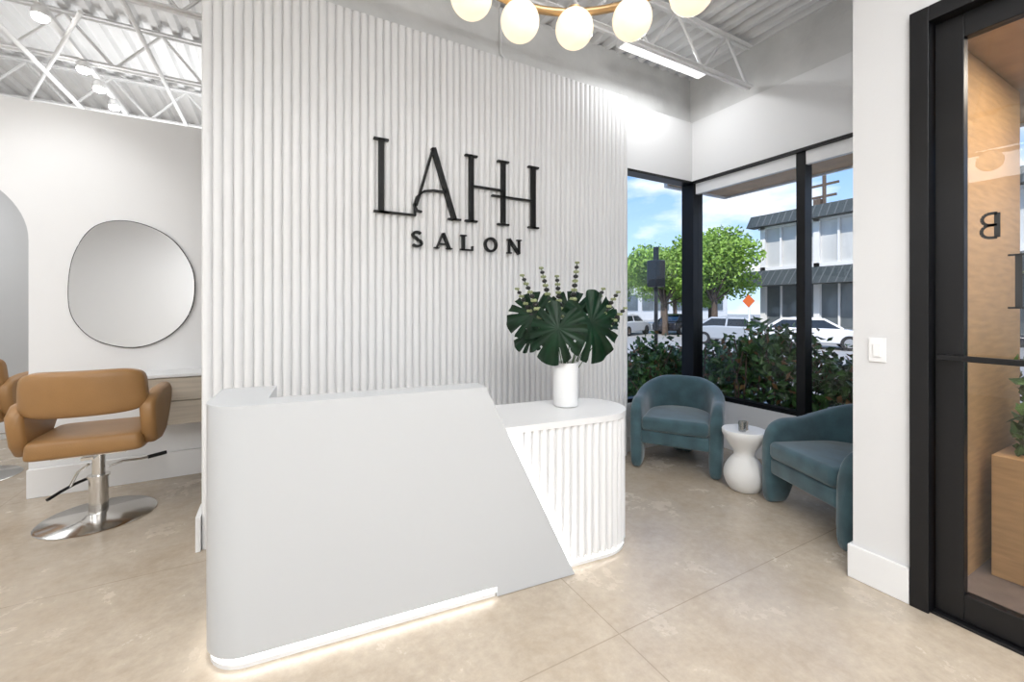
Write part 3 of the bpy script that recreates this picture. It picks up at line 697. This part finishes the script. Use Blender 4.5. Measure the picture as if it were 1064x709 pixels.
# ------------------------------------------------------------ lights
def area(name,loc,sx,sy,e,rot=(0,0,0),col=(0.97,0.985,1.0)):
    l=bpy.data.lights.new(name,'AREA'); l.shape='RECTANGLE'; l.size=sx; l.size_y=sy; l.energy=e; l.color=col
    o=bpy.data.objects.new(name,l); o.location=loc; o.rotation_euler=rot; C.objects.link(o); return o
area('fill_main',(-0.2,-1.3,3.35),3.0,2.4,125)  # added fill behind the camera for soft overall brightness, not a fixture
area('fill_left',(-3.2,1.8,3.35),1.8,2.4,60)  # added out-of-view fill for the left side of the room
area('fill_salon',(-1.0,7.6,3.3),3.0,2.0,60)  # added fill for the space beyond the mirror wall
area('fill_arch',(-3.2,5.6,2.85),1.0,1.0,22)  # added fill to light the partition seen through the arch
area('fill_up_front',(0.9,-1.2,2.95),2.6,2.0,130,(math.pi,0,0))  # added upward fill, out of view, to whiten the ceiling deck
area('fill_up_salon',(-0.5,5.6,2.75),3.0,1.2,24,(math.pi,0,0))  # added upward fill hidden behind the mirror wall, brightens the ceiling there
area('linear_light_emitter',(3.07,2.72,3.625),1.0,0.09,8)
area('fill_portal',(3.45,0.1,2.75),0.5,0.5,26,(0,0,0),(1,0.9,0.75))  # added warm fill under the soffit to brighten the portal wood
l=bpy.data.lights.new('track_spot','SPOT'); l.energy=30; l.spot_size=math.radians(100); l.spot_blend=0.8; l.shadow_soft_size=0.06
o=bpy.data.objects.new('track_spot',l); o.location=(-1.44,3.7,3.36); o.rotation_euler=(math.radians(10),0,0); C.objects.link(o)
sun=bpy.data.lights.new('sun','SUN'); sun.energy=3.6; sun.angle=math.radians(1.0); sun.color=(1,0.96,0.9)
so=bpy.data.objects.new('sun',sun); C.objects.link(so)
dirv=Vector((0.62,0.35,-0.75)); so.rotation_euler=dirv.to_track_quat('-Z','Y').to_euler(); so.location=(0,0,30)
wd=bpy.data.worlds.new('sky'); S.world=wd; wd.use_nodes=True; nt=wd.node_tree; N=nt.nodes; Lk=nt.links
bg=N['Background']; tc=N.new('ShaderNodeTexCoord'); sp=N.new('ShaderNodeSeparateXYZ'); Lk.new(tc.outputs['Generated'],sp.inputs[0])
rp=N.new('ShaderNodeValToRGB'); e=rp.color_ramp.elements; e[0].position=0.0; e[0].color=(0.48,0.66,0.86,1); e[1].position=0.40; e[1].color=(0.09,0.27,0.66,1)
Lk.new(sp.outputs['Z'],rp.inputs[0])
mp=N.new('ShaderNodeMapping'); mp.inputs['Scale'].default_value=(1,1,2.6); Lk.new(tc.outputs['Generated'],mp.inputs[0])
nz=N.new('ShaderNodeTexNoise'); nz.inputs['Scale'].default_value=4.2; nz.inputs['Detail'].default_value=8; Lk.new(mp.outputs[0],nz.inputs['Vector'])
cr=N.new('ShaderNodeValToRGB'); cr.color_ramp.elements[0].position=0.50; cr.color_ramp.elements[1].position=0.66; Lk.new(nz.outputs['Fac'],cr.inputs[0])
mx=N.new('ShaderNodeMix'); mx.data_type='RGBA'; Lk.new(cr.outputs[0],mx.inputs[0]); Lk.new(rp.outputs[0],mx.inputs[6]); mx.inputs[7].default_value=(0.75,0.77,0.80,1)
Lk.new(mx.outputs[2],bg.inputs['Color']); bg.inputs['Strength'].default_value=1.4
# ------------------------------------------------------------ camera
cam=bpy.data.cameras.new('camera'); cam.sensor_width=36; cam.sensor_fit='HORIZONTAL'; cam.lens=442/1064*36; cam.shift_y=-34.5/1064; cam.clip_start=0.02; cam.clip_end=500
co=bpy.data.objects.new('camera',cam); C.objects.link(co); co.location=(0,0,1.4); co.rotation_euler=(math.radians(90),0,math.radians(-28.7)); S.camera=co
S.view_settings.view_transform='Standard'; S.view_settings.look='None'; S.view_settings.exposure=0.32
